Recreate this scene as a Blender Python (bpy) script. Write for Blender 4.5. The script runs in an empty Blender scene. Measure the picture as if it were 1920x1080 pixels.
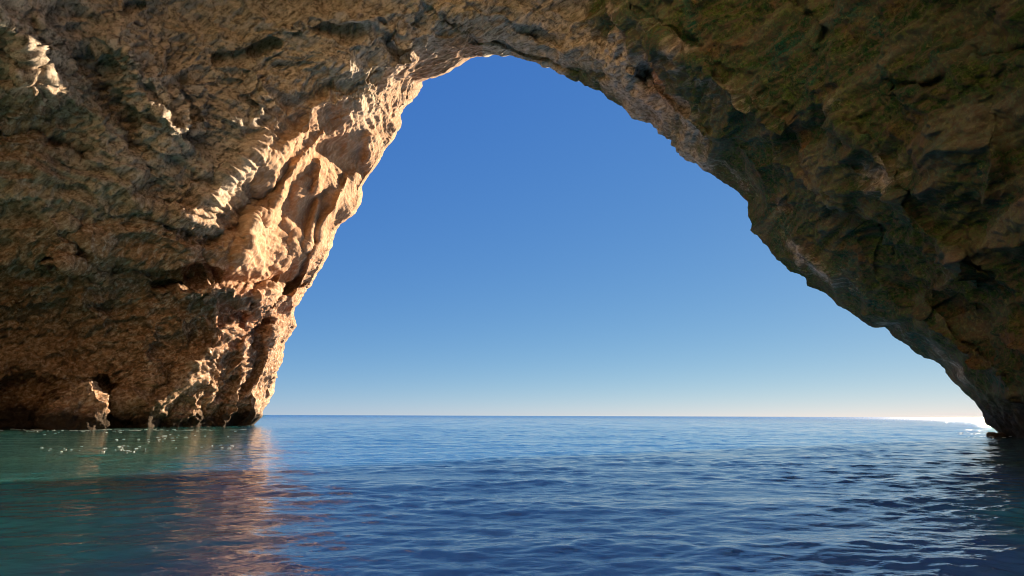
import bpy, math, random
import numpy as np
from mathutils import Vector, Matrix

# ------------------------------------------------------------------ camera
scene = bpy.context.scene
COL = scene.collection
H = 1.25                                     # eye height above the water
FPX = 1067.0                                 # focal length in px of the 1920 px wide photo
PITCH = math.atan(239.5 / FPX)
ROLL = math.radians(0.2)
cam_data = bpy.data.cameras.new("camera")
cam_data.sensor_width = 36.0
cam_data.lens = FPX / 1920 * 36
cam_data.clip_start = 0.1
cam_data.clip_end = 60000
cam = bpy.data.objects.new("camera", cam_data)
COL.objects.link(cam)
CAM_R = (Matrix.Rotation(math.radians(90) + PITCH, 3, 'X') @ Matrix.Rotation(ROLL, 3, 'Z'))
cam.matrix_world = Matrix.Translation((0, 0, H)) @ CAM_R.to_4x4()
scene.camera = cam
CR = np.array(CAM_R)

# ------------------------------------------------------------------ sky, sun, exposure
SUN_AZ, SUN_EL = math.radians(42), math.radians(18)     # azimuth to the right of +Y
world = bpy.data.worlds.new("World")
scene.world = world
world.use_nodes = True
wn, wl = world.node_tree.nodes, world.node_tree.links
wn.clear()
sky = wn.new('ShaderNodeTexSky')
sky.sky_type = 'NISHITA'
sky.sun_disc = False
sky.sun_elevation = SUN_EL
sky.sun_rotation = SUN_AZ
sky.altitude = 1200
sky.air_density = 0.6
sky.dust_density = 0.05
sky.ozone_density = 4.0
bg = wn.new('ShaderNodeBackground')
bg.inputs['Strength'].default_value = 0.05
wo = wn.new('ShaderNodeOutputWorld')
sepc = wn.new('ShaderNodeSeparateColor'); comb = wn.new('ShaderNodeCombineColor')
wl.new(sky.outputs[0], sepc.inputs[0])
for k, (gam, gain) in enumerate([(0.92, 0.505), (0.60, 0.857), (0.20, 2.13)]):     # clear deep azure, softer towards the horizon
    pw = wn.new('ShaderNodeMath'); pw.operation = 'POWER'; pw.inputs[1].default_value = gam
    ml = wn.new('ShaderNodeMath'); ml.operation = 'MULTIPLY'; ml.inputs[1].default_value = gain
    wl.new(sepc.outputs[k], pw.inputs[0]); wl.new(pw.outputs[0], ml.inputs[0]); wl.new(ml.outputs[0], comb.inputs[k])
wl.new(comb.outputs[0], bg.inputs[0])
wl.new(bg.outputs[0], wo.inputs[0])

sun_data = bpy.data.lights.new("sun", 'SUN')
sun_data.energy = 4.8
sun_data.angle = math.radians(0.5)
sun_data.color = (1.0, 0.79, 0.58)
sun = bpy.data.objects.new("sun", sun_data)
COL.objects.link(sun)
SUNV = Vector((math.sin(SUN_AZ) * math.cos(SUN_EL), math.cos(SUN_AZ) * math.cos(SUN_EL), math.sin(SUN_EL)))
sun.rotation_euler = SUNV.to_track_quat('Z', 'Y').to_euler()
sun.location = (60, 60, 60)

scene.view_settings.view_transform = 'Standard'
scene.view_settings.look = 'None'
scene.view_settings.exposure = 2.1
scene.view_settings.gamma = 1.0
scene.cycles.max_bounces = 8
scene.cycles.filter_width = 1.05
scene.cycles.diffuse_bounces = 5
scene.cycles.sample_clamp_indirect = 10

# ------------------------------------------------------------------ helpers
def px_dir(px, py):
    """unit world direction through a point of the 1920x1080 frame"""
    px = np.asarray(px, float); py = np.asarray(py, float)
    v = np.stack([(px - 960) / FPX, (540 - py) / FPX, -np.ones_like(px)], -1)
    v = v / np.linalg.norm(v, axis=-1, keepdims=True)
    return v @ CR.T

def dir_px(d):
    c = d @ CR
    z = np.minimum(c[..., 2], -1e-3)
    x = 960 + FPX * c[..., 0] / -z
    y = 540 - FPX * c[..., 1] / -z
    back = c[..., 2] > -0.15
    x = np.where(back, 99999.0, x); y = np.where(back, 99999.0, y)
    return x, y

def to_st(d):                     # stereographic plane round +Y; the horizon is the line b = 0
    k = 2.0 / (1.0 + d[..., 1])
    return np.stack([d[..., 0] * k, d[..., 2] * k], -1)

def from_st(s):
    r2 = (s ** 2).sum(-1) / 4
    y = (1 - r2) / (1 + r2)
    k = 1 / (1 + r2)
    return np.stack([s[..., 0] * k, y, s[..., 1] * k], -1)

def _hash(ix, iy, iz, seed):
    h = (ix * np.uint32(374761393) + iy * np.uint32(668265263) + iz * np.uint32(2147483647 - 1274126177 % 1000)
         + np.uint32(seed * 974711 % 4294967295))
    h = (h ^ (h >> np.uint32(13))) * np.uint32(1274126177)
    h = (h ^ (h >> np.uint32(15))) * np.uint32(2246822519)
    return h ^ (h >> np.uint32(16))

_G = np.array([[1,1,0],[-1,1,0],[1,-1,0],[-1,-1,0],[1,0,1],[-1,0,1],[1,0,-1],[-1,0,-1],
               [0,1,1],[0,-1,1],[0,1,-1],[0,-1,-1],[1,1,0],[-1,1,0],[0,-1,1],[0,-1,-1]], np.float32)

def perlin(p, seed=0):
    p = p.astype(np.float32)
    f = np.floor(p)
    i = f.astype(np.int64).astype(np.uint32)
    t = p - f
    u = t * t * t * (t * (t * 6 - 15) + 10)
    out = np.zeros(len(p), np.float32)
    for dx in (0, 1):
        wx = u[:, 0] if dx else 1 - u[:, 0]
        for dy in (0, 1):
            wy = u[:, 1] if dy else 1 - u[:, 1]
            for dz in (0, 1):
                wz = u[:, 2] if dz else 1 - u[:, 2]
                h = _hash(i[:, 0] + np.uint32(dx), i[:, 1] + np.uint32(dy), i[:, 2] + np.uint32(dz), seed) & np.uint32(15)
                g = _G[h]
                out += wx * wy * wz * (g[:, 0] * (t[:, 0] - dx) + g[:, 1] * (t[:, 1] - dy) + g[:, 2] * (t[:, 2] - dz))
    return out

def fbm(p, octv=4, seed=0, gain=0.5):
    o = 0; a = 1.0
    for k in range(octv):
        o = o + a * perlin(p * (2.03 ** k), seed + k); a *= gain
    return o

def ridged(p, octv=3, seed=0, gain=0.5):
    o = 0; a = 1.0; w = 1.0
    for k in range(octv):
        n = 1 - np.abs(perlin(p * (2.07 ** k), seed + k)) * 1.9
        n = np.clip(n, 0, 1) ** 2
        o = o + a * n * w
        w = np.clip(n * 1.6, 0, 1); a *= gain
    return o

def sstep(a, b, x):
    t = np.clip((x - a) / (b - a), 0, 1)
    return t * t * (3 - 2 * t)

def make_mesh(name, verts, faces, smooth=True):
    me = bpy.data.meshes.new(name)
    nv, nf = len(verts), len(faces)
    me.vertices.add(nv)
    me.vertices.foreach_set('co', np.ascontiguousarray(verts, np.float32).ravel())
    k = faces.shape[1]
    me.loops.add(nf * k)
    me.loops.foreach_set('vertex_index', np.ascontiguousarray(faces, np.int32).ravel())
    me.polygons.add(nf)
    me.polygons.foreach_set('loop_start', np.arange(0, nf * k, k, dtype=np.int32))
    me.polygons.foreach_set('loop_total', np.full(nf, k, np.int32))
    me.polygons.foreach_set('use_smooth', np.full(nf, smooth, bool))
    me.update(calc_edges=True)
    return me

def add_attr(me, name, data):
    at = me.attributes.new(name, 'FLOAT_COLOR', 'POINT')
    c = np.ones((len(data), 4), np.float32); c[:, :3] = data
    at.data.foreach_set('color', c.ravel())

def link(name, me, parent=None, **props):
    o = bpy.data.objects.new(name, me)
    COL.objects.link(o)
    if parent: o.parent = parent
    for k, v in props.items(): o[k] = v
    return o

def grid_faces(nu, nv):
    i = np.arange(nu - 1)[:, None] * nv + np.arange(nv - 1)[None, :]
    return np.stack([i, i + 1, i + nv + 1, i + nv], -1)

# ------------------------------------------------------------------ materials
def nodes_of(name):
    m = bpy.data.materials.new(name); m.use_nodes = True
    n, l = m.node_tree.nodes, m.node_tree.links
    n.clear()
    out = n.new('ShaderNodeOutputMaterial'); b = n.new('ShaderNodeBsdfPrincipled')
    l.new(b.outputs[0], out.inputs[0])
    return m, n, l, b

def noise(n, l, vec, scale, detail=6, rough=0.6, dist=0.0):
    t = n.new('ShaderNodeTexNoise'); t.inputs['Scale'].default_value = scale
    t.inputs['Detail'].default_value = detail; t.inputs['Roughness'].default_value = rough
    t.inputs['Distortion'].default_value = dist
    l.new(vec, t.inputs['Vector']); return t.outputs['Fac']

def ramp(n, l, fac, stops):
    r = n.new('ShaderNodeValToRGB'); e = r.color_ramp.elements
    while len(e) < len(stops): e.new(0.5)
    for k, (p, c) in enumerate(stops):
        e[k].position = p; e[k].color = (c, c, c, 1) if not hasattr(c, '__len__') else (*c, 1)
    l.new(fac, r.inputs[0]); return r.outputs[0]

def mix(n, l, fac, a, b, blend='MIX'):
    m = n.new('ShaderNodeMix'); m.data_type = 'RGBA'; m.blend_type = blend
    for s, v in ((m.inputs[0], fac), (m.inputs[6], a), (m.inputs[7], b)):
        if isinstance(v, (int, float)): s.default_value = v
        elif isinstance(v, tuple): s.default_value = (*v, 1)
        else: l.new(v, s)
    return m.outputs[2]

def math_n(n, l, op, a, b=0.0):
    m = n.new('ShaderNodeMath'); m.operation = op
    for s, v in ((m.inputs[0], a), (m.inputs[1], b)):
        if isinstance(v, (int, float)): s.default_value = v
        else: l.new(v, s)
    return m.outputs[0]

_x = Vector((0.84, -0.50, 0.20)).normalized(); _y = _x.cross(Vector((0, 0, 1))).normalized(); _z = _x.cross(_y)
BED = Matrix((_x, _y, _z)).to_euler('XYZ')
def rock_material():
    m, n, l, b = nodes_of("weathered limestone")
    geo = n.new('ShaderNodeNewGeometry'); pos = geo.outputs['Position']
    at = n.new('ShaderNodeAttribute'); at.attribute_name = 'zone'
    sep = n.new('ShaderNodeSeparateColor'); l.new(at.outputs['Color'], sep.inputs[0])
    algae, iron, wet = sep.outputs[0], sep.outputs[1], sep.outputs[2]
    at2 = n.new('ShaderNodeAttribute'); at2.attribute_name = 'relief'
    sep2 = n.new('ShaderNodeSeparateColor'); l.new(at2.outputs['Color'], sep2.inputs[0])
    pit, crest, pale = sep2.outputs[0], sep2.outputs[1], sep2.outputs[2]
    mp = n.new('ShaderNodeMapping'); mp.inputs['Scale'].default_value = (1, 1, 3.2)
    mp.inputs['Rotation'].default_value = (0.12, 0.16, 0)
    l.new(pos, mp.inputs[0]); sv = mp.outputs[0]
    big = noise(n, l, pos, 0.13, 5, 0.6, 0.4)
    mid = noise(n, l, pos, 0.6, 8, 0.68, 0.3)
    fine = noise(n, l, pos, 2.4, 8, 0.75)
    strat = noise(n, l, sv, 0.55, 8, 0.7, 0.6)
    # pale limestone: buff, grey and sandy patches
    c = mix(n, l, ramp(n, l, strat, [(0.36, 0.0), (0.62, 1.0)]), (0.41, 0.335, 0.24), (0.64, 0.56, 0.44))
    c = mix(n, l, ramp(n, l, big, [(0.45, 0.0), (0.62, 0.6)]), c, (0.46, 0.36, 0.21))
    # orange and rust limestone
    o = mix(n, l, ramp(n, l, mid, [(0.36, 0.0), (0.6, 1.0)]), (0.36, 0.20, 0.10), (0.52, 0.34, 0.20))
    o = mix(n, l, ramp(n, l, big, [(0.4, 0.0), (0.6, 0.7)]), o, (0.38, 0.19, 0.09))
    ir = math_n(n, l, 'ADD', iron, math_n(n, l, 'MULTIPLY', math_n(n, l, 'SUBTRACT', mid, 0.5), 0.9))
    c = mix(n, l, ramp(n, l, ir, [(0.15, 0.0), (0.75, 1.0)]), c, o)
    rotm = n.new('ShaderNodeMapping'); rotm.inputs['Rotation'].default_value = BED; l.new(pos, rotm.inputs[0])
    scm = n.new('ShaderNodeMapping'); scm.inputs['Scale'].default_value = (0.16, 1, 1); l.new(rotm.outputs[0], scm.inputs[0])
    grain = noise(n, l, scm.outputs[0], 3.2, 8, 0.74, 0.2)
    # algae films: olive, dark green, teal, brown
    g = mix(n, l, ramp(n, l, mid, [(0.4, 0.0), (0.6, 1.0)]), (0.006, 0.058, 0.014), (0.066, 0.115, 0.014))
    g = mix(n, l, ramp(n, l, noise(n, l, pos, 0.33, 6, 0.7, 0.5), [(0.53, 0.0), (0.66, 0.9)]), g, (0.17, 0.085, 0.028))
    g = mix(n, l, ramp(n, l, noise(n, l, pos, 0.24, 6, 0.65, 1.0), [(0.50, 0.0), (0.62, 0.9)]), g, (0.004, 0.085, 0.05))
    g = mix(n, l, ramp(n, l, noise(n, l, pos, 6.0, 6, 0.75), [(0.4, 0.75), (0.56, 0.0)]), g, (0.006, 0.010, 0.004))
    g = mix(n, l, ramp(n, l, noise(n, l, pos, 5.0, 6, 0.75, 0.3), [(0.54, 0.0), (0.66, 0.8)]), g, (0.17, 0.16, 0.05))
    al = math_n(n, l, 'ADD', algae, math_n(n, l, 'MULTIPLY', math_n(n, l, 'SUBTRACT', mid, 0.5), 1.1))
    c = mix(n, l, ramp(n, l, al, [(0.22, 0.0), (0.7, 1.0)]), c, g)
    # pale crust on crests, dirt and lichen in pits, painting in weak bump shade
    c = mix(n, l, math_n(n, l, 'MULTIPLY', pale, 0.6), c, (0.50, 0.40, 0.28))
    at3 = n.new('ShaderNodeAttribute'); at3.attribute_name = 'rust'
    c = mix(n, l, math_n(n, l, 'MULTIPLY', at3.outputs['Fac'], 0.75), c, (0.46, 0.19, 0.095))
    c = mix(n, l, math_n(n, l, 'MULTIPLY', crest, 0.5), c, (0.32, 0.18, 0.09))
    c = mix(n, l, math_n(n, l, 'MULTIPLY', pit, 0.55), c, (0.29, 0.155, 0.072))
    base_c = c
    c = mix(n, l, ramp(n, l, fine, [(0.36, 0.8), (0.5, 0.0)]), c, (0.10, 0.068, 0.036))

    c = mix(n, l, ramp(n, l, grain, [(0.37, 0.9), (0.50, 0.0)]), c, (0.11, 0.078, 0.043))
    dk = ramp(n, l, grain, [(0.51, 0.0), (0.62, 0.85)])
    c = mix(n, l, math_n(n, l, 'MULTIPLY', dk, math_n(n, l, 'SUBTRACT', 1.0, algae)), c, (0.68, 0.56, 0.43))
    c = mix(n, l, math_n(n, l, 'MULTIPLY', pit, 0.72), c, base_c)
    # wet, weed-covered band above the waterline
    w = math_n(n, l, 'ADD', wet, math_n(n, l, 'MULTIPLY', math_n(n, l, 'SUBTRACT', mid, 0.5), 1.4))
    c = mix(n, l, ramp(n, l, w, [(0.35, 0.0), (0.8, 0.94)]), c, (0.022, 0.017, 0.010))
    l.new(c, b.inputs['Base Color'])
    b.inputs['Roughness'].default_value = 0.92
    b.inputs['Specular IOR Level'].default_value = 0.2
    bh = math_n(n, l, 'ADD', math_n(n, l, 'MULTIPLY', fine, 0.5), math_n(n, l, 'ADD', math_n(n, l, 'MULTIPLY', grain, 0.75), math_n(n, l, 'MULTIPLY', strat, 0.3)))
    moss = noise(n, l, pos, 9.0, 6, 0.75)
    bp = n.new('ShaderNodeBump')
    l.new(math_n(n, l, 'SUBTRACT', math_n(n, l, 'SUBTRACT', 1.0, math_n(n, l, 'MULTIPLY', pit, 0.7)), math_n(n, l, 'MULTIPLY', math_n(n, l, 'MINIMUM', algae, 1.0), 0.45)), bp.inputs['Strength'])
    bp.inputs['Distance'].default_value = 0.55
    l.new(bh, bp.inputs['Height'])
    bp2 = n.new('ShaderNodeBump'); bp2.inputs['Distance'].default_value = 0.16
    l.new(math_n(n, l, 'MULTIPLY', math_n(n, l, 'MINIMUM', algae, 1.0), 0.9), bp2.inputs['Strength'])
    l.new(moss, bp2.inputs['Height']); l.new(bp.outputs[0], bp2.inputs['Normal']); l.new(bp2.outputs[0], b.inputs['Normal'])
    return m

def bounce_material():
    m, n, l, b = nodes_of("pale bounce rock")  # for the added cliff, kept pale to throw more light into the cave
    geo = n.new('ShaderNodeNewGeometry'); pos = geo.outputs['Position']
    c = mix(n, l, ramp(n, l, noise(n, l, pos, 0.4, 8, 0.65, 0.4), [(0.4, 0.0), (0.6, 1.0)]), (0.66, 0.50, 0.33), (0.80, 0.66, 0.48))
    l.new(c, b.inputs['Base Color']); b.inputs['Roughness'].default_value = 0.95
    bp = n.new('ShaderNodeBump'); bp.inputs['Distance'].default_value = 0.5
    l.new(noise(n, l, pos, 1.5, 8, 0.7), bp.inputs['Height']); l.new(bp.outputs[0], b.inputs['Normal'])
    return m

def sea_material():
    m, n, l, b = nodes_of("sea water")
    geo = n.new('ShaderNodeNewGeometry'); pos = geo.outputs['Position']
    sp = n.new('ShaderNodeSeparateXYZ'); l.new(pos, sp.inputs[0])
    ln = n.new('ShaderNodeVectorMath'); ln.operation = 'LENGTH'; l.new(pos, ln.inputs[0])
    d = ln.outputs['Value']
    # teal cave water, blue sea outside; middle painted blue after the sky's reflection
    wv = math_n(n, l, 'MULTIPLY', math_n(n, l, 'SUBTRACT', noise(n, l, pos, 0.25, 3, 0.6, 0.3), 0.5), 4.0)
    def reflect_edge(ky, lo, hi):
        q = math_n(n, l, 'ADD', math_n(n, l, 'ADD', sp.outputs['X'], wv), math_n(n, l, 'MULTIPLY', sp.outputs['Y'], ky))
        mr = n.new('ShaderNodeMapRange'); mr.interpolation_type = 'SMOOTHSTEP'
        mr.inputs['From Min'].default_value = lo; mr.inputs['From Max'].default_value = hi
        l.new(q, mr.inputs[0]); return mr.outputs[0]
    deep_blue = math_n(n, l, 'MULTIPLY', reflect_edge(0.42, -3.5, 0.8), math_n(n, l, 'SUBTRACT', 1.0, reflect_edge(-0.80, -1.0, 1.5)))
    sy = n.new('ShaderNodeMapRange'); sy.interpolation_type = 'SMOOTHSTEP'      # brighter teal close by evens out the arch's shadow edge, painted by distance
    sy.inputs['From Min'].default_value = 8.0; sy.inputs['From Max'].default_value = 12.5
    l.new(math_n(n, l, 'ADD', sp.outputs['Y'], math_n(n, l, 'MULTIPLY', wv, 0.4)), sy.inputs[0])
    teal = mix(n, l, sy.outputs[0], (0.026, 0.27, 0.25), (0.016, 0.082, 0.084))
    c = mix(n, l, deep_blue, teal, (0.035, 0.115, 0.27))
    pn = noise(n, l, pos, 0.12, 4, 0.6, 0.5)
    c = mix(n, l, math_n(n, l, 'MULTIPLY', ramp(n, l, pn, [(0.4, 0.0), (0.65, 0.6)]), math_n(n, l, 'SUBTRACT', 1.0, deep_blue)), c, (0.03, 0.085, 0.05))
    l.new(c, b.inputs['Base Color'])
    b.inputs['IOR'].default_value = 1.333
    b.inputs['Subsurface Weight'].default_value = 1.0
    b.inputs['Subsurface Radius'].default_value = (0.4, 1.0, 1.0)
    b.inputs['Subsurface Scale'].default_value = 6.0
    mr2 = n.new('ShaderNodeMapRange'); l.new(d, mr2.inputs[0])
    mr2.inputs['From Min'].default_value = 70; mr2.inputs['From Max'].default_value = 500
    mr2.inputs['To Min'].default_value = 0.03; mr2.inputs['To Max'].default_value = 0.2
    l.new(mr2.outputs[0], b.inputs['Roughness'])
    mp = n.new('ShaderNodeMapping'); mp.inputs['Scale'].default_value = (0.55, 1.0, 1); l.new(pos, mp.inputs[0])
    n1 = noise(n, l, mp.outputs[0], 3.6, 4, 0.55, 0.3)
    n2 = noise(n, l, mp.outputs[0], 0.5, 3, 0.5, 0.4)
    # far away the mesh is too coarse for the wavelets, the normal map carries them there
    mr3 = n.new('ShaderNodeMapRange'); l.new(d, mr3.inputs[0])
    mr3.inputs['From Min'].default_value = 25; mr3.inputs['From Max'].default_value = 240
    far = mr3.outputs[0]
    b1 = n.new('ShaderNodeBump'); b1.inputs['Distance'].default_value = 0.05
    l.new(math_n(n, l, 'ADD', math_n(n, l, 'MULTIPLY', far, 0.5), 0.5), b1.inputs['Strength']); l.new(n1, b1.inputs['Height'])
    b2 = n.new('ShaderNodeBump'); b2.inputs['Distance'].default_value = 0.4
    l.new(far, b2.inputs['Strength']); l.new(n2, b2.inputs['Height']); l.new(b1.outputs[0], b2.inputs['Normal'])
    l.new(b2.outputs[0], b.inputs['Normal'])
    return m

def foam_material():
    m, n, l, b = nodes_of("sea foam")
    b.inputs['Base Color'].default_value = (0.5, 0.56, 0.54, 1)
    b.inputs['Roughness'].default_value = 0.6
    return m

ROCK, SEA, FOAM, BOUNCE = rock_material(), sea_material(), foam_material(), bounce_material()

# ------------------------------------------------------------------ the cave
# edge of the cave mouth, left foot to right foot: frame point and distance Y
RIM = [(490,781,73),(501,755,73),(505,726,73),(517,706,72.5),(527,677,72),(532,645,72),(544,628,71.5),(551,612,71.5),
 (550,588,71),(562,567,71),(587,527,70),(606,488,69),(615,467,68.5),(622,435,68),(633,422,67.5),(656,404,67),
 (671,385,67),(672,352,66),(681,337,65.5),(700,311,65),(715,281,64.5),(730,263,64),(741,239,63.5),(737,228,63),
 (743,215,63),(754,196,62.5),(772,174,62),(778,157,60),(807,147,57),(833,138,56),(857,125,55),(873,115,54.5),
 (907,113,54),(920,106,53.5),(957,105,53),(970,112,52.5),(1000,118,52),(1017,125,52),(1030,124,52),(1050,137,51.5),
 (1063,142,51),(1088,147,51),(1093,155,51),(1123,173,50.5),(1133,181,50.5),(1167,197,50),(1183,212,50),(1217,227,49.5),
 (1240,247,49),(1257,258,49),(1268,284,48.5),(1297,311,48),(1341,340,47.5),(1372,360,47),(1394,382,46.5),(1394,407,46.5),
 (1403,433,46),(1426,460,46),(1457,493,45.5),(1479,513,45),(1508,522,45),(1523,536,45),(1572,562,44.5),(1608,589,44),
 (1639,608,44),(1661,611,44),(1674,629,43.5),(1719,662,43),(1768,693,43),(1781,713,42.5),(1812,740,42.5),(1830,762,42),(1842,776.5,42)]
rim = np.array(RIM, float)
rd = px_dir(rim[:, 0], rim[:, 1])
rR = rim[:, 2] / rd[:, 1]
rst = to_st(rd)
C0 = np.array([to_st(px_dir(1080, 779.0))[0], 0.0])
rel = rst - C0
rth = np.arctan2(rel[:, 1], rel[:, 0])
rth[0] = math.pi; rth[-1] = 0.0
rrho = np.hypot(rel[:, 0], rel[:, 1])
order = np.argsort(rth)
rth, rrho, rRs = rth[order], rrho[order], rR[order]

# inner surface: frame point (may lie outside the frame) and horizontal distance Y
CTRL = [(-20,781,55),(240,783,58),(400,783,63),(0,700,55),(240,690,57),(400,690,61),(470,700,67),
 (0,560,51),(200,560,53),(350,570,54),(450,580,60),(520,580,67),
 (0,400,41),(180,400,44),(330,400,47),(380,480,50),(440,470,51),(500,400,55),(560,420,60),(600,420,64),(520,500,59),
 (0,200,36),(200,200,40),(350,220,44),(450,300,48),(550,280,52),(620,240,55),(680,260,60),(640,340,62),
 (500,150,45),(650,130,46),(750,120,50),(0,0,31),(200,0,36),(400,0,41),(600,0,43),(800,0,44.5),(860,60,47),(960,0,45),(960,60,48),
 (1100,0,43),(1120,90,44),(1250,0,36),(1230,150,42),(1350,100,35),(1320,220,40),(1450,0,32),(1500,150,31),(1450,260,36),(1420,330,40),
 (1600,0,27),(1600,250,30),(1550,380,36),(1500,450,41),(1750,0,24),(1920,0,21),(1750,200,25),(1920,200,22),(1700,400,30),(1640,520,38),
 (1850,400,26),(1920,400,24),(1760,600,35),(1920,600,28),(1850,700,33),(1920,780,33),(1790,680,39),
 (-400,783,58),(-400,400,42),(-300,0,26),(-900,783,38),(-900,200,26),(2300,780,22),(2300,300,16),(2900,783,13),
 (400,-400,26),(960,-500,27),(1500,-500,22),(0,-900,18),(960,-1300,17),(1800,-900,12)]
ct = np.array(CTRL, float)
cd = px_dir(ct[:, 0], ct[:, 1])
cR = ct[:, 2] / np.maximum(cd[:, 1], 0.02)
cst = to_st(cd)
# beside, above and behind the camera: azimuth, elevation, distance
AZEL = [(-80,0,28),(-80,30,24),(-110,0,24),(-110,35,20),(-150,0,24),(-150,45,18),(70,0,14),(70,30,11),(100,0,10),(100,40,9),
        (140,0,12),(150,40,12),(180,10,24),(180,60,14),(0,90,14),(-90,70,15),(90,70,10)]
az = np.radians([a[0] for a in AZEL]); el = np.radians([a[1] for a in AZEL])
ad = np.stack([np.sin(az) * np.cos(el), np.cos(az) * np.cos(el), np.sin(el)], -1)
ad = ad[:-0] if False else ad
ok = ad[:, 1] > -0.97
k_st = np.concatenate([rst[::2], cst, to_st(ad[ok])])
k_v = np.log(np.concatenate([rR[::2], cR, np.array([a[2] for a in AZEL], float)[ok]]))

def squash(s):                     # keeps the far side of the stereographic plane close
    r = np.hypot(s[..., 0], s[..., 1])[..., None]
    return s * (np.arctan(r / 2) * 2 / np.maximum(r, 1e-6))
ks = squash(k_st)
def tps(r2): return 0.5 * r2 * np.log(r2 + 1e-9)
N = len(ks)
D = ((ks[:, None] - ks[None]) ** 2).sum(-1)
A = np.zeros((N + 3, N + 3)); A[:N, :N] = tps(D) + np.eye(N) * 2e-4
Pm = np.concatenate([np.ones((N, 1)), ks], 1); A[:N, N:] = Pm; A[N:, :N] = Pm.T
W = np.linalg.solve(A, np.concatenate([k_v, np.zeros(3)]))
def R_of(s):
    q = squash(s).reshape(-1, 2); out = np.zeros(len(q))
    for i in range(0, len(q), 60000):
        b = q[i:i + 60000]
        d2 = ((b[:, None] - ks[None]) ** 2).sum(-1)
        out[i:i + 60000] = tps(d2) @ W[:N] + W[N] + b @ W[N + 1:]
    return np.exp(out).reshape(s.shape[:-1])

# grid: columns run round the arch, rows from the mouth to the open rear of the cave
NT, NR1, NR2 = 1500, 620, 60
fine_len = np.interp(np.linspace(0, math.pi, 4000), rth, rrho)
tt = np.linspace(0, math.pi, 4000)
seg = np.hypot(np.diff(fine_len), np.diff(tt) * 0.5 * (fine_len[1:] + 0.9))
cum = np.concatenate([[0], np.cumsum(seg)]); cum /= cum[-1]
TH = np.interp(np.linspace(0, 1, NT), cum, tt)
rho0 = np.interp(TH, rth, rrho)
R0 = np.interp(TH, rth, rRs)
q = np.linspace(0, 1, NR1)
# outer radius of the dense part just beyond the frame
rho_d = 0.98 + 0.22 * np.abs(np.cos(TH)) ** 2
rho_d = np.maximum(rho_d, rho0 + 0.4)
rho_m = 1.15 + 0.35 * sstep(math.radians(118), math.radians(150), TH)[:, None] + 0.45 * sstep(math.radians(70), math.radians(40), TH)[:, None]
dense = rho0[:, None] + (rho_d - rho0)[:, None] * (q ** 1.15)[None]
q2 = np.linspace(0, 1, NR2 + 1)[1:]
sparse = rho_d[:, None] * (rho_m / rho_d[:, None]) ** q2[None]
RHO = np.concatenate([dense, sparse], 1)
NR = RHO.shape[1]
ST = np.stack([C0[0] + RHO * np.cos(TH)[:, None], RHO * np.sin(TH)[:, None]], -1)
# evaluate the smooth distance on a coarse grid and interpolate
cu = np.unique(np.concatenate([np.arange(0, NT, 6), [NT - 1]])); cv = np.unique(np.concatenate([np.arange(0, NR, 5), [NR - 1]]))
Rc = R_of(ST[np.ix_(cu, cv)])
tmp = np.stack([np.interp(np.arange(NR), cv, Rc[i]) for i in range(len(cu))])
R = np.stack([np.interp(np.arange(NT), cu, tmp[:, j]) for j in range(NR)], 1)
# the smooth field meets the traced edge exactly
blend = np.exp(-((RHO - rho0[:, None]) / 0.035))
R = R + (R0 - R[:, 0])[:, None] * blend
DIR = from_st(ST)
PX, PY = dir_px(DIR)

# sculpted features: polylines in the frame, width, relief (m, + stands out towards the cave)
def stroke(pts, width, amp, power=2.0):
    global R
    best = np.full(PX.shape, 1e9)
    x0 = min(p[0] for p in pts) - 4 * width; x1 = max(p[0] for p in pts) + 4 * width
    y0 = min(p[1] for p in pts) - 4 * width; y1 = max(p[1] for p in pts) + 4 * width
    m = (PX > x0) & (PX < x1) & (PY > y0) & (PY < y1)
    x, y = PX[m] + WX[m] * min(width, 30), PY[m] + WY[m] * min(width, 30); b = np.full(x.shape, 1e9)
    for (ax, ay), (bx, by) in zip(pts[:-1], pts[1:]):
        vx, vy = bx - ax, by - ay; L = vx * vx + vy * vy + 1e-6
        t = np.clip(((x - ax) * vx + (y - ay) * vy) / L, 0, 1)
        b = np.minimum(b, np.hypot(x - ax - t * vx, y - ay - t * vy))
    R[m] -= amp * R[m] / 50 * np.exp(-(b / width) ** power)
def step(pts, width, amp, reach):
    """a bed edge: relief on the left-hand side of the line (in travel direction), fading out over reach px"""
    x0 = min(p[0] for p in pts) - reach * 2; x1 = max(p[0] for p in pts) + reach * 2
    y0 = min(p[1] for p in pts) - reach * 2; y1 = max(p[1] for p in pts) + reach * 2
    m = (PX > x0) & (PX < x1) & (PY > y0) & (PY < y1)
    x, y = PX[m] + WX[m] * 14, PY[m] + WY[m] * 14
    b = np.full(x.shape, 1e9); sg = np.zeros(x.shape)
    for (ax, ay), (bx, by) in zip(pts[:-1], pts[1:]):
        vx, vy = bx - ax, by - ay; L = vx * vx + vy * vy
        t = np.clip(((x - ax) * vx + (y - ay) * vy) / L, 0, 1)
        d = np.hypot(x - ax - t * vx, y - ay - t * vy)
        cr = (vx * (y - ay) - vy * (x - ax)) / math.sqrt(L)
        u = d < b
        b = np.where(u, d, b); sg = np.where(u, np.where(cr < 0, 1.0, -1.0) * d, sg)
    side = 1 / (1 + np.exp(-sg / width * 2.5))
    R[m] -= amp * R[m] / 50 * side * np.exp(-(b / reach) ** 2)
P0 = DIR * R[..., None]
nP = (P0.reshape(-1, 3) / 4.5)
WX = fbm(nP, 2, 91).reshape(PX.shape) * 1.5
WY = fbm(nP, 2, 95).reshape(PX.shape) * 1.5

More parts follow.
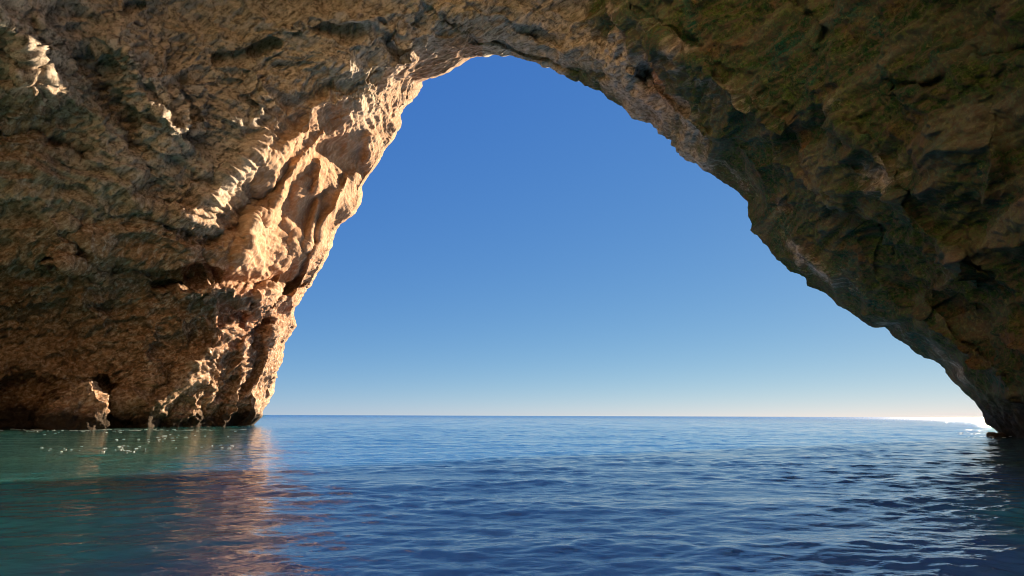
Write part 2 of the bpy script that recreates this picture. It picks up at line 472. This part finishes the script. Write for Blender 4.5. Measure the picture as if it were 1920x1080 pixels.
# left jamb: ribs and smooth hollows
stroke([(437,530),(450,480),(500,385),(574,300),(600,260),(670,205),(740,165)], 13, 1.6)
stroke([(350,400),(400,370),(450,320),(540,250),(640,190),(760,120)], 16, 1.6)
stroke([(470,360),(430,430)], 22, -1.8)
stroke([(610,265),(590,290)], 18, -1.4)
stroke([(560,360),(520,440),(490,520)], 34, -1.6)
stroke([(600,300),(590,380),(575,460)], 7, 0.9)
stroke([(640,290),(650,350)], 26, -1.2)
stroke([(660,330),(610,420),(580,490),(545,570)], 9, 1.3)
stroke([(700,260),(680,300)], 12, 1.2)
# rusty ledge and the ribs under it
stroke([(355,552),(420,548),(470,562),(530,556)], 20, 3.2)
stroke([(380,600),(430,620),(500,640)], 30, 1.2)
stroke([(445,590),(460,640)], 20, -2.0)
stroke([(500,600),(490,650)], 14, -1.8)
stroke([(395,560),(410,620),(400,660)], 10, 1.2)
stroke([(520,620),(500,700),(470,790)], 12, 1.8)
stroke([(470,650),(440,730),(420,795)], 12, 1.4)
stroke([(390,660),(330,730),(255,800)], 13, 2.2)
stroke([(300,640),(270,720),(230,760)], 20, 1.4)
stroke([(200,730),(215,800)], 22, -3.5)
stroke([(0,780),(80,760)], 40, -3.0)
# sun-catching knobs high on the left
for a_, b_, w_, k_ in [((245,105),(270,150),9,1.3), ((285,140),(315,190),10,1.5), ((330,170),(345,235),10,1.5), ((360,160),(378,205),8,1.2),
                       ((300,215),(345,262),10,1.4), ((72,35),(100,85),10,1.6), ((50,80),(85,125),10,1.4), ((100,90),(125,120),8,1.2),
                       ((380,225),(360,250),7,1.0), ((762,70),(775,88),6,0.9), ((450,150),(500,190),9,1.2), ((500,190),(480,225),8,1.0)]:
    stroke([a_, b_], w_, k_)
stroke([(235,90),(265,150),(290,240)], 45, 2.3)
stroke([(20,30),(50,90),(70,150)], 40, 2.4)
step([(388,500),(345,425),(262,350),(232,260),(185,170),(60,110),(-60,90)], 9, 1.8, 60)
step([(-40,352),(60,345),(150,352),(250,372),(330,420)], 5, 0.6, 34)
step([(-40,420),(90,430),(220,425),(330,455)], 5, -0.8, 30)
step([(120,500),(220,488),(300,500),(395,505)], 6, 1.8, 30)
step([(-40,500),(60,470),(140,505)], 6, 1.4, 36)
step([(345,548),(400,533),(470,546),(535,545)], 5, -3.0, 46)
step([(560,60),(640,48),(740,70)], 5, 1.0, 30)
step([(820,20),(900,62),(980,85),(1100,100),(1190,140)], 5, 1.1, 26)
step([(1000,70),(1080,100),(1170,128)], 4, -0.8, 20)
# beds on the left
stroke([(150,120),(215,210),(245,330),(330,430),(390,500)], 26, -1.2)
stroke([(150,480),(260,500),(380,500)], 16, -1.6)
stroke([(180,440),(300,440),(370,460)], 15, 1.2)
stroke([(0,140),(120,150),(200,170)], 8, -0.6)
stroke([(0,240),(80,250),(160,290)], 10, -1.2)
stroke([(0,560),(120,520),(180,600)], 26, 1.3)
# ceiling
stroke([(410,115),(470,105),(510,85)], 7, -1.1)
stroke([(215,60),(215,30),(270,10)], 3, -0.6)
stroke([(590,45),(650,60),(720,55)], 12, -0.8)
stroke([(830,30),(900,70),(960,90),(1050,120),(1140,150)], 7, -0.8)
stroke([(760,50),(860,80),(940,95)], 9, 0.8)
stroke([(840,0),(960,20),(1080,50)], 14, 0.7)
stroke([(1050,90),(1120,100),(1190,150)], 12, 0.8)
# right wall
stroke([(1150,5),(1177,27),(1261,102),(1341,147),(1399,191),(1457,231)], 16, 2.0)
stroke([(1198,140),(1214,146)], 14, -3.5)
stroke([(1215,130),(1245,160),(1290,200),(1320,235)], 9, -1.8)
stroke([(1300,230),(1360,290),(1400,320)], 26, 0.9)
stroke([(1577,227),(1621,302),(1661,338),(1705,427),(1772,471),(1794,549)], 22, 1.6)
stroke([(1500,235),(1530,240)], 28, -1.6)
stroke([(1480,-10),(1500,25),(1530,60)], 7, -1.0)
stroke([(1660,166),(1745,166),(1817,124),(1930,86)], 6, -1.0)
stroke([(1680,185),(1760,180),(1830,140),(1930,105)], 10, 0.6)
stroke([(1600,310),(1640,330)], 16, -1.2)
stroke([(1500,340),(1600,400)], 30, 1.0)
stroke([(1732,589),(1799,642),(1879,727),(1920,762)], 14, 1.4)
stroke([(1780,560),(1850,640),(1920,700)], 24, -1.6)
stroke([(1630,450),(1650,520),(1690,560)], 5, -0.7)
stroke([(1850,200),(1880,330),(1850,460)], 34, -1.0)

ext = np.maximum(R * 0 + 1, 1)
P = DIR * R[..., None]
P[..., 2] += H
# skirt: from eye level down under the water at both feet
NS = 26
def skirt(col, side):
    rows = []
    for k in range(1, NS + 1):
        t = k / NS
        c = col.copy(); c[:, 2] = H - (H + 2.5) * t; w_ = np.exp(-np.arange(len(c)) / 60.0)
        c[:, 0] += (side * w_ if side > 0.9 else -side * w_) * (H + 2.5) * t
        rows.append(c)
    return np.stack(rows)
sk0 = skirt(P[0], 0.95)[::-1]; sk1 = skirt(P[-1], 0.85)
G = np.concatenate([sk0, P, sk1], 0)                       # (NT + 2 NS, NR, 3)
def padu(a): return np.concatenate([np.repeat(a[:1], NS, 0), a, np.repeat(a[-1:], NS, 0)], 0)
GPX, GPY = padu(PX), padu(PY)
NU = G.shape[0]
du = np.gradient(G, axis=0); dv = np.gradient(G, axis=1)
Nn = np.cross(du, dv); Nn /= np.linalg.norm(Nn, axis=-1, keepdims=True) + 1e-9
cen = np.array([0, 20, 8.0]); flip = np.sign(((cen - G) * Nn).sum(-1)); Nn *= np.where(flip == 0, 1, flip)[..., None]
# blur the displacement direction a little
for _ in range(3):
    Nn[1:-1, 1:-1] = (Nn[:-2, 1:-1] + Nn[2:, 1:-1] + Nn[1:-1, :-2] + Nn[1:-1, 2:] + Nn[1:-1, 1:-1] * 2) / 6
Nn /= np.linalg.norm(Nn, axis=-1, keepdims=True) + 1e-9

V = G.reshape(-1, 3).astype(np.float32)
px, py = GPX.ravel(), GPY.ravel()
rough_l = 1 - sstep(450, 620, px)                                   # honeycomb rock low on the left
low = sstep(480, 600, py) * rough_l
jx = (px - 565) * 0.80 + (py - 360) * 0.60; jy = -(px - 565) * 0.60 + (py - 360) * 0.80
jamb = np.exp(-((jx / 120) ** 2 + (jy / 225) ** 2) ** 2)   # smooth face of the jamb
rightm = sstep(1150, 1450, px)
Vs = V.copy()
wrp = fbm(V / 9, 3, 3)[:, None] * np.array([[3.0, 3.0, 1.2]], np.float32)
Vw = V + wrp
disp = 1.5 * fbm(Vw / 13, 3, 11)
rg = ridged(Vw / 5.0 * np.array([[1, 1, 1.5]], np.float32), 3, 21)
disp *= 1 - 0.5 * jamb
disp += (0.55 * (1 - 0.85 * jamb)) * (rg - 0.8)
dz = V[:, 2] + 0.16 * V[:, 0] + 0.12 * V[:, 1] + 1.3 * fbm(V / 8, 2, 31)
sv = np.stack([V[:, 0] * 0.10, V[:, 1] * 0.10, dz * 0.85], -1)
st = perlin(sv, 41) + 0.6 * perlin(sv * 2.3 + 7, 42) + 0.35 * perlin(sv * 4.9 + 3, 43)
stw = (0.25 + 0.75 * np.exp(-((py - 330) / 260) ** 2)) * (1 - 0.7 * jamb) * (1 - 0.6 * rightm) * (1 - 0.5 * low)
disp += 0.85 * stw * st
kn = np.exp(-(((px - 190) / 240) ** 2 + ((py - 130) / 160) ** 2) ** 2)
disp += 0.30 * kn * (ridged(Vw / 0.9 * np.array([[0.6, 1, 1.4]], np.float32), 3, 131) - 0.8)
r2 = ridged(Vw / 1.5, 3, 51)
b2 = 1 - np.abs(perlin(Vw / 0.95 + 5, 57)) * 2
dd = np.array([0.84, -0.50, 0.20]); dd /= np.linalg.norm(dd)
e1 = np.cross(dd, [0, 0, 1.0]); e1 /= np.linalg.norm(e1); e2 = np.cross(dd, e1)
Vg = np.stack([V @ dd * 0.16, V @ e1, V @ e2], -1).astype(np.float32) + 0.35 * wrp
gr = 0.6 * fbm(Vg / 1.9, 2, 66, 0.6) + 0.55 * fbm(Vg / 0.62, 2, 69, 0.6)
disp += (0.12 + 0.34 * low) * (1 - 0.85 * jamb) * (r2 - 0.8) + 0.10 * (1 - 0.7 * jamb) * b2
disp += (0.42 * (1 - 0.85 * jamb) * (1 - 0.5 * low) * (1 - 0.65 * rightm)) * gr
r3 = fbm(V / 0.55, 2, 61)
disp += (0.16 + 0.08 * low) * (1 - 0.5 * jamb) * (1 - 0.5 * rightm) * r3
disp += 0.11 * rightm * fbm(V / 0.33, 2, 63)
nearf = sstep(3, 40, np.linalg.norm(V, axis=1))
disp *= 0.35 + 0.65 * nearf
edge = np.concatenate([np.zeros(NR, np.float32)[None]] * NU, 0).reshape(-1)
rr = padu(RHO - rho0[:, None]).ravel()
disp *= 0.35 + 0.65 * sstep(0, 0.09, rr)
V2 = V + Nn.reshape(-1, 3).astype(np.float32) * disp[:, None]

# mineral zones
n1 = fbm(V / 10, 3, 71)
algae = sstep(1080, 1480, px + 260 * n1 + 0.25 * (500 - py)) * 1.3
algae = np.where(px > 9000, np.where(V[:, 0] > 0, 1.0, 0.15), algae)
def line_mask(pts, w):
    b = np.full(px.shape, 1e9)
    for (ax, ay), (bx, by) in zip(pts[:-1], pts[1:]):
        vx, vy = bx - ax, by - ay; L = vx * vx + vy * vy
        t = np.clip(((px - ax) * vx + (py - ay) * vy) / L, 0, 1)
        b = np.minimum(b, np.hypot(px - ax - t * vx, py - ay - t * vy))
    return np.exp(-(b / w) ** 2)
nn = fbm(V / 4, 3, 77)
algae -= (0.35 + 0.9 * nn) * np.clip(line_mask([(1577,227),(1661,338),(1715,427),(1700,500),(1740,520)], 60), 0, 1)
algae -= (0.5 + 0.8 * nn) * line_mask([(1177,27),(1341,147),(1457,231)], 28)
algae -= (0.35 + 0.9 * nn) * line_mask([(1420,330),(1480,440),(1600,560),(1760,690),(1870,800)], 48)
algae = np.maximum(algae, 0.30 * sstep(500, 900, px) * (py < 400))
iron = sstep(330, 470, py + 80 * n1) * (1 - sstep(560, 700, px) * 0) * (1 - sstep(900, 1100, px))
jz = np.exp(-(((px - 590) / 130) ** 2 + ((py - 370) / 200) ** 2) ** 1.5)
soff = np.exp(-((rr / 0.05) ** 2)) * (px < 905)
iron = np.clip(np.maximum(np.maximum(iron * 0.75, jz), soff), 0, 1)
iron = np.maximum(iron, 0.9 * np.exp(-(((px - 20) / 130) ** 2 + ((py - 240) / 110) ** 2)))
iron = np.maximum(iron, 0.8 * np.exp(-(((px - 1260) / 40) ** 2 + ((py - 150) / 60) ** 2)))
wet = 1 - sstep(0.4, 3.8, V2[:, 2] + 1.6 * n1)
zone = np.stack([algae, iron, wet], -1)
crest = np.clip(rg - 0.6, 0, 1)
pale = np.clip(0.5 * st + 0.1, 0, 1) * 0.8
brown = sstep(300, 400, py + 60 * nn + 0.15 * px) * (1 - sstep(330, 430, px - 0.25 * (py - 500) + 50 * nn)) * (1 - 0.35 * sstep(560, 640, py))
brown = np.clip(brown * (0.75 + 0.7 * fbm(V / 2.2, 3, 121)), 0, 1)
relief = np.stack([jamb, brown, pale], -1)
rust = np.clip(np.exp(-((px - 450) / 125) ** 2 - ((py - 585) / 62) ** 2) * (1.0 + 1.2 * nn), 0, 1)
rust = np.maximum(rust, 0.8 * np.clip(np.exp(-((px - 1225) / 30) ** 2 - ((py - 150) / 55) ** 2) * (1 + nn), 0, 1))
rust = np.stack([rust, rust, rust], -1)

F = grid_faces(NU, NR)                                       # (NU-1, NR-1, 4)
ucol = (np.arange(NU - 1))
fpx = GPX[:-1, :1][:, 0]
# outer sea cliff round the mouth, continuing from the same edge
NO = 60
rimP = V2.reshape(NU, NR, 3)[:, 0]
cm = np.array([2.0, 56.0, 0.0]); nsea = np.array([0.39, 0.92, 0.0])
o = rimP - cm; o[:, 2] = np.maximum(o[:, 2], 0); o -= (o @ nsea)[:, None] * nsea; o /= np.linalg.norm(o, axis=1, keepdims=True)
t = np.linspace(0, 1, NO)[1:] ** 1.6 * 75
outer = rimP[:, None] + o[:, None] * t[None, :, None] + nsea * (5.0 * (1 - np.exp(-t / 3.0)))[None, :, None]
outer[..., 2] = np.where(outer[..., 2] > 38, 38 + 7 * np.tanh((outer[..., 2] - 38) / 7), outer[..., 2])
outer[..., 2] = np.where(np.arange(NU)[:, None] < NS, rimP[:, None, 2], outer[..., 2])
outer[..., 2] = np.where(np.arange(NU)[:, None] >= NU - NS, rimP[:, None, 2], outer[..., 2])
ov = outer.reshape(-1, 3)
ov2 = ov + nsea[None] * (1.6 * fbm(ov / 9, 4, 81) * np.tile(sstep(0, 5, t), NU))[:, None]
ov2 = ov2.reshape(NU, NO - 1, 3)
Gout = np.concatenate([rimP[:, None], ov2], 1)

def build_part(name, u0, u1, parent, **props):
    """columns u0..u1 of the arch: cave side and sea side as one mesh"""
    idx = np.arange(u0, u1 + 1)
    gi = V2.reshape(NU, NR, 3)[idx]; go = Gout[idx][:, 1:][:, ::-1]
    full = np.concatenate([go, gi], 1)
    n_o = NO - 1
    f = grid_faces(len(idx), full.shape[1]).reshape(-1, 4)
    me = make_mesh(name, full.reshape(-1, 3), f)
    z = zone.reshape(NU, NR, 3)[idx]; r = relief.reshape(NU, NR, 3)[idx]
    z = np.concatenate([np.repeat(z[:, :1], n_o, 1), z], 1).reshape(-1, 3)
    r = np.concatenate([np.repeat(r[:, :1], n_o, 1), r], 1).reshape(-1, 3)
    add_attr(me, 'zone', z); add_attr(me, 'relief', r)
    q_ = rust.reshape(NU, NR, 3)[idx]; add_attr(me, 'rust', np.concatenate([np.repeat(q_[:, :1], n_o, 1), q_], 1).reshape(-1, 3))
    me.materials.append(ROCK)
    return link(name, me, parent, **props)

arch = link('rock_arch', None, label='huge limestone sea cave arch framing the blue sky, sunlit on its left',
            category='rock arch')
thp = np.concatenate([np.full(NS, TH[0]), TH, np.full(NS, TH[-1])])
# column 0 is the right foot (theta = 0), the last the left foot
ua = int(np.searchsorted(TH, math.radians(47))) + NS
ub = int(np.searchsorted(TH, math.radians(113))) + NS
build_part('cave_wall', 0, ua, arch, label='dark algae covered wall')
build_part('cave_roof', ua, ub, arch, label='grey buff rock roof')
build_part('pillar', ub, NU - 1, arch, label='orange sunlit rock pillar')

# ------------------------------------------------------------------ loose rocks
def rock(name, loc, size, seed, res=5, rot=0.0, **props):
    import bmesh
    bm = bmesh.new()
    bmesh.ops.create_icosphere(bm, subdivisions=res, radius=1.0)
    v = np.array([x.co[:] for x in bm.verts], np.float32)
    f = np.array([[x.index for x in fc.verts] for fc in bm.faces], np.int32)
    bm.free()
    v = np.sign(v) * np.abs(v) ** 0.75
    s = np.array(size, np.float32)
    w = v * s
    w[:, :2] *= (1 - 0.32 * v[:, 2:3]) if size[2] > 1 else 1
    n = v / np.linalg.norm(v, axis=1, keepdims=True)
    sc = max(size)
    w = w + n * (0.30 * sc * fbm(w / (sc * 0.8), 3, seed) + 0.10 * sc * (ridged(w / (sc * 0.35), 3, seed + 9) - 0.8)
                 + 0.03 * sc * fbm(w / (sc * 0.09), 2, seed + 17))[:, None]
    me = make_mesh(name, w, f)
    z = np.zeros((len(w), 3)); z[:, 1] = 0.8
    z[:, 2] = 1 - sstep(0.3, 3.0, w[:, 2] + loc[2])
    add_attr(me, 'zone', z); add_attr(me, 'relief', np.zeros((len(w), 3)))
    me.materials.append(ROCK)
    o = link(name, me, **props); o.location = loc; o.rotation_euler = (0, 0, rot)
    return o
def at(pxx, pyy, Y):
    d = px_dir(pxx, pyy); p = d * (Y / d[1]); p[2] += H; return p
p = at(145, 783, 50)
rock('boulder', (p[0], p[1], 0.6), (2.4, 2.1, 3.3), 5, 6, 0.2,
     label='rough orange boulder standing in the water at the foot of the left wall', category='boulder')
p = at(1857, 806, 40)
rock('small_rock', (p[0], 39.5, 0.0), (0.55, 0.4, 0.22), 8, 4, 0.0,
     label='small dark wet rock awash at the foot of the right wall', category='rock')

# ------------------------------------------------------------------ sea
def build_sea():
    rs = [0.4]
    while rs[-1] < 30000:
        r = rs[-1]
        rs.append(r + (0.3 if r < 3.0 else max(0.035, r * 0.0065 if r < 300 else r * 0.03)))
    rs = np.array(rs)
    azd = np.arange(-47, 47.01, 0.085)
    aze = np.concatenate([[-180, -160, -140, -120, -100, -85, -72, -62, -54], azd, [54, 62, 72, 85, 100, 120, 140, 160, 180]])
    a = np.radians(aze)
    RR, AA = np.meshgrid(rs, a, indexing='ij')
    X = RR * np.sin(AA); Y = RR * np.cos(AA)
    Z = np.zeros_like(X)
    rng = np.random.default_rng(4)
    step = np.maximum(np.gradient(rs)[:, None] * 0.6, RR * 0.0015)
    wob = 0.6 * fbm(np.stack([X.ravel() / 7, Y.ravel() / 7, X.ravel() * 0], -1), 2, 5).reshape(X.shape)
    calm = 1 - 0.55 * sstep(4, 22, -X - 0.2 * Y + 6)          # sheltered water along the left
    groups = 0.75 + 0.8 * fbm(np.stack([X.ravel() / 5, Y.ravel() / 3, X.ravel() * 0 + 9], -1), 2, 15).reshape(X.shape)
    lam = np.exp(rng.uniform(math.log(0.11), math.log(3.4), 120))
    for L in lam:
        th = math.radians(90 + rng.normal(8, 30 if L < 2 else 18))
        k = 2 * math.pi / L
        amp = 0.0024 * L ** 0.85 * (0.5 + rng.random()) * (1.0 if L < 1.2 else 0.5)
        wgt = sstep(2.2, 5.0, L / step)
        ph = k * ((X + wob * 0.35) * math.cos(th) + (Y + wob * 0.5) * math.sin(th)) + rng.uniform(0, 6.28)
        m = wgt.max(1) > 0
        s = np.sin(ph[m])
        Z[m] += amp * wgt[m] * (s - 0.18 * np.cos(2 * ph[m])) * (groups[m] if L < 2.5 else 1.0)
    Z *= calm
    def height(x, y):
        r_ = math.hypot(x, y); i = int(np.searchsorted(rs, r_)); k = int(np.searchsorted(a, math.atan2(x, y)))
        return float(Z[min(i, len(rs) - 1), min(k, len(a) - 1)])
    f = grid_faces(*X.shape).reshape(-1, 4)[:, ::-1]
    me = make_mesh('sea', np.stack([X, Y, Z], -1).reshape(-1, 3), f)
    me.materials.append(SEA)
    link('sea', me, kind='structure')
    return height
sea_height = build_sea()

def build_foam():
    rng = random.Random(12)
    vs, fs = [], []
    def fleck(x, y, sx, sy):
        z = sea_height(x, y); n_ = 9; b = len(vs); ph = rng.random() * 6
        top = []
        for lay, (sc, dz) in enumerate(((1.0, -0.01), (1.0, 0.006), (0.6, 0.018))):
            for k in range(n_):
                t = 2 * math.pi * k / n_
                rr_ = sc * (1 + 0.3 * math.sin(3 * t + ph) + 0.15 * rng.uniform(-1, 1))
                vs.append((x + sx * rr_ * math.cos(t), y + sy * rr_ * math.sin(t), z + dz))
        for lay in (0, 1):
            for k in range(n_):
                fs.append((b + lay * n_ + k, b + lay * n_ + (k + 1) % n_, b + (lay + 1) * n_ + (k + 1) % n_, b + (lay + 1) * n_ + k))
        vs.append((x, y, z + 0.02)); c = len(vs) - 1
        for k in range(0, n_): fs.append((b + 2 * n_ + k, b + 2 * n_ + (k + 1) % n_, c, c))
    def spot(pxx, pyy):
        d = px_dir(pxx, pyy); t = -H / d[2]; return d[0] * t, d[1] * t
    for _ in range(15):                                   # drifting clusters
        cx, cy = rng.uniform(0, 480), 806 + 62 * rng.random() ** 1.3
        if cy - 806 > 62 * (1 - cx / 900): continue
        for k in range(rng.randint(2, 10)):
            x, y = spot(cx + rng.gauss(0, 22), cy + rng.gauss(0, 3.2))
            s_ = y / 900 * rng.uniform(0.3, 1.1)
            fleck(x, y, s_ * rng.uniform(1.5, 3.5), s_ * 1.3)
    for _ in range(70):                                   # slop along the foot of the rock
        x, y = spot(rng.uniform(-10, 470), 804.5 + rng.random() * 4)
        if y > 62: continue
        s_ = y / 900 * rng.uniform(0.35, 0.9)
        fleck(x, y, s_ * rng.uniform(2, 9), s_ * 1.5)
    for _ in range(36):                                   # right foot
        x, y = spot(rng.uniform(1800, 1900), 806 + rng.random() * 16)
        s_ = y / 900 * rng.uniform(0.5, 1.2)
        fleck(x, y, s_ * rng.uniform(1.5, 5), s_ * 1.2)
    me = bpy.data.meshes.new('foam')
    me.from_pydata(vs, [], [tuple(dict.fromkeys(f)) for f in fs]); me.update()
    me.materials.append(FOAM)
    link('foam', me, kind='stuff', label='scattered white foam flecks drifting on the teal water by the rock foot')
build_foam()

# ------------------------------------------------------------------ unseen cliff added behind the viewpoint to bounce warm light inside
def build_bounce_cliff():
    na, nz = 260, 90
    a = np.radians(np.linspace(98, 285, na)); z = np.linspace(-4, 75, nz)
    A, Z = np.meshgrid(a, z, indexing='ij')
    R_ = 36 + 0.28 * np.maximum(Z, 0)
    Pn = np.stack([R_ * np.sin(A) * 1.5, R_ * np.cos(A), Z], -1).reshape(-1, 3)
    nrm = np.stack([-np.sin(A), -np.cos(A), 0 * A], -1).reshape(-1, 3)
    Pn = Pn + nrm * (3.5 * fbm(Pn / 16, 4, 101) + 1.2 * ridged(Pn / 6, 3, 111))[:, None]
    me = make_mesh('bounce_cliff', Pn, grid_faces(na, nz).reshape(-1, 4))
    zz = np.zeros((len(Pn), 3)); zz[:, 1] = 0.15; zz[:, 2] = 1 - sstep(0.3, 2.5, Pn[:, 2])
    add_attr(me, 'zone', zz); add_attr(me, 'relief', np.zeros((len(Pn), 3)))
    me.materials.append(BOUNCE)
    link('bounce_cliff', me, kind='structure')
build_bounce_cliff()
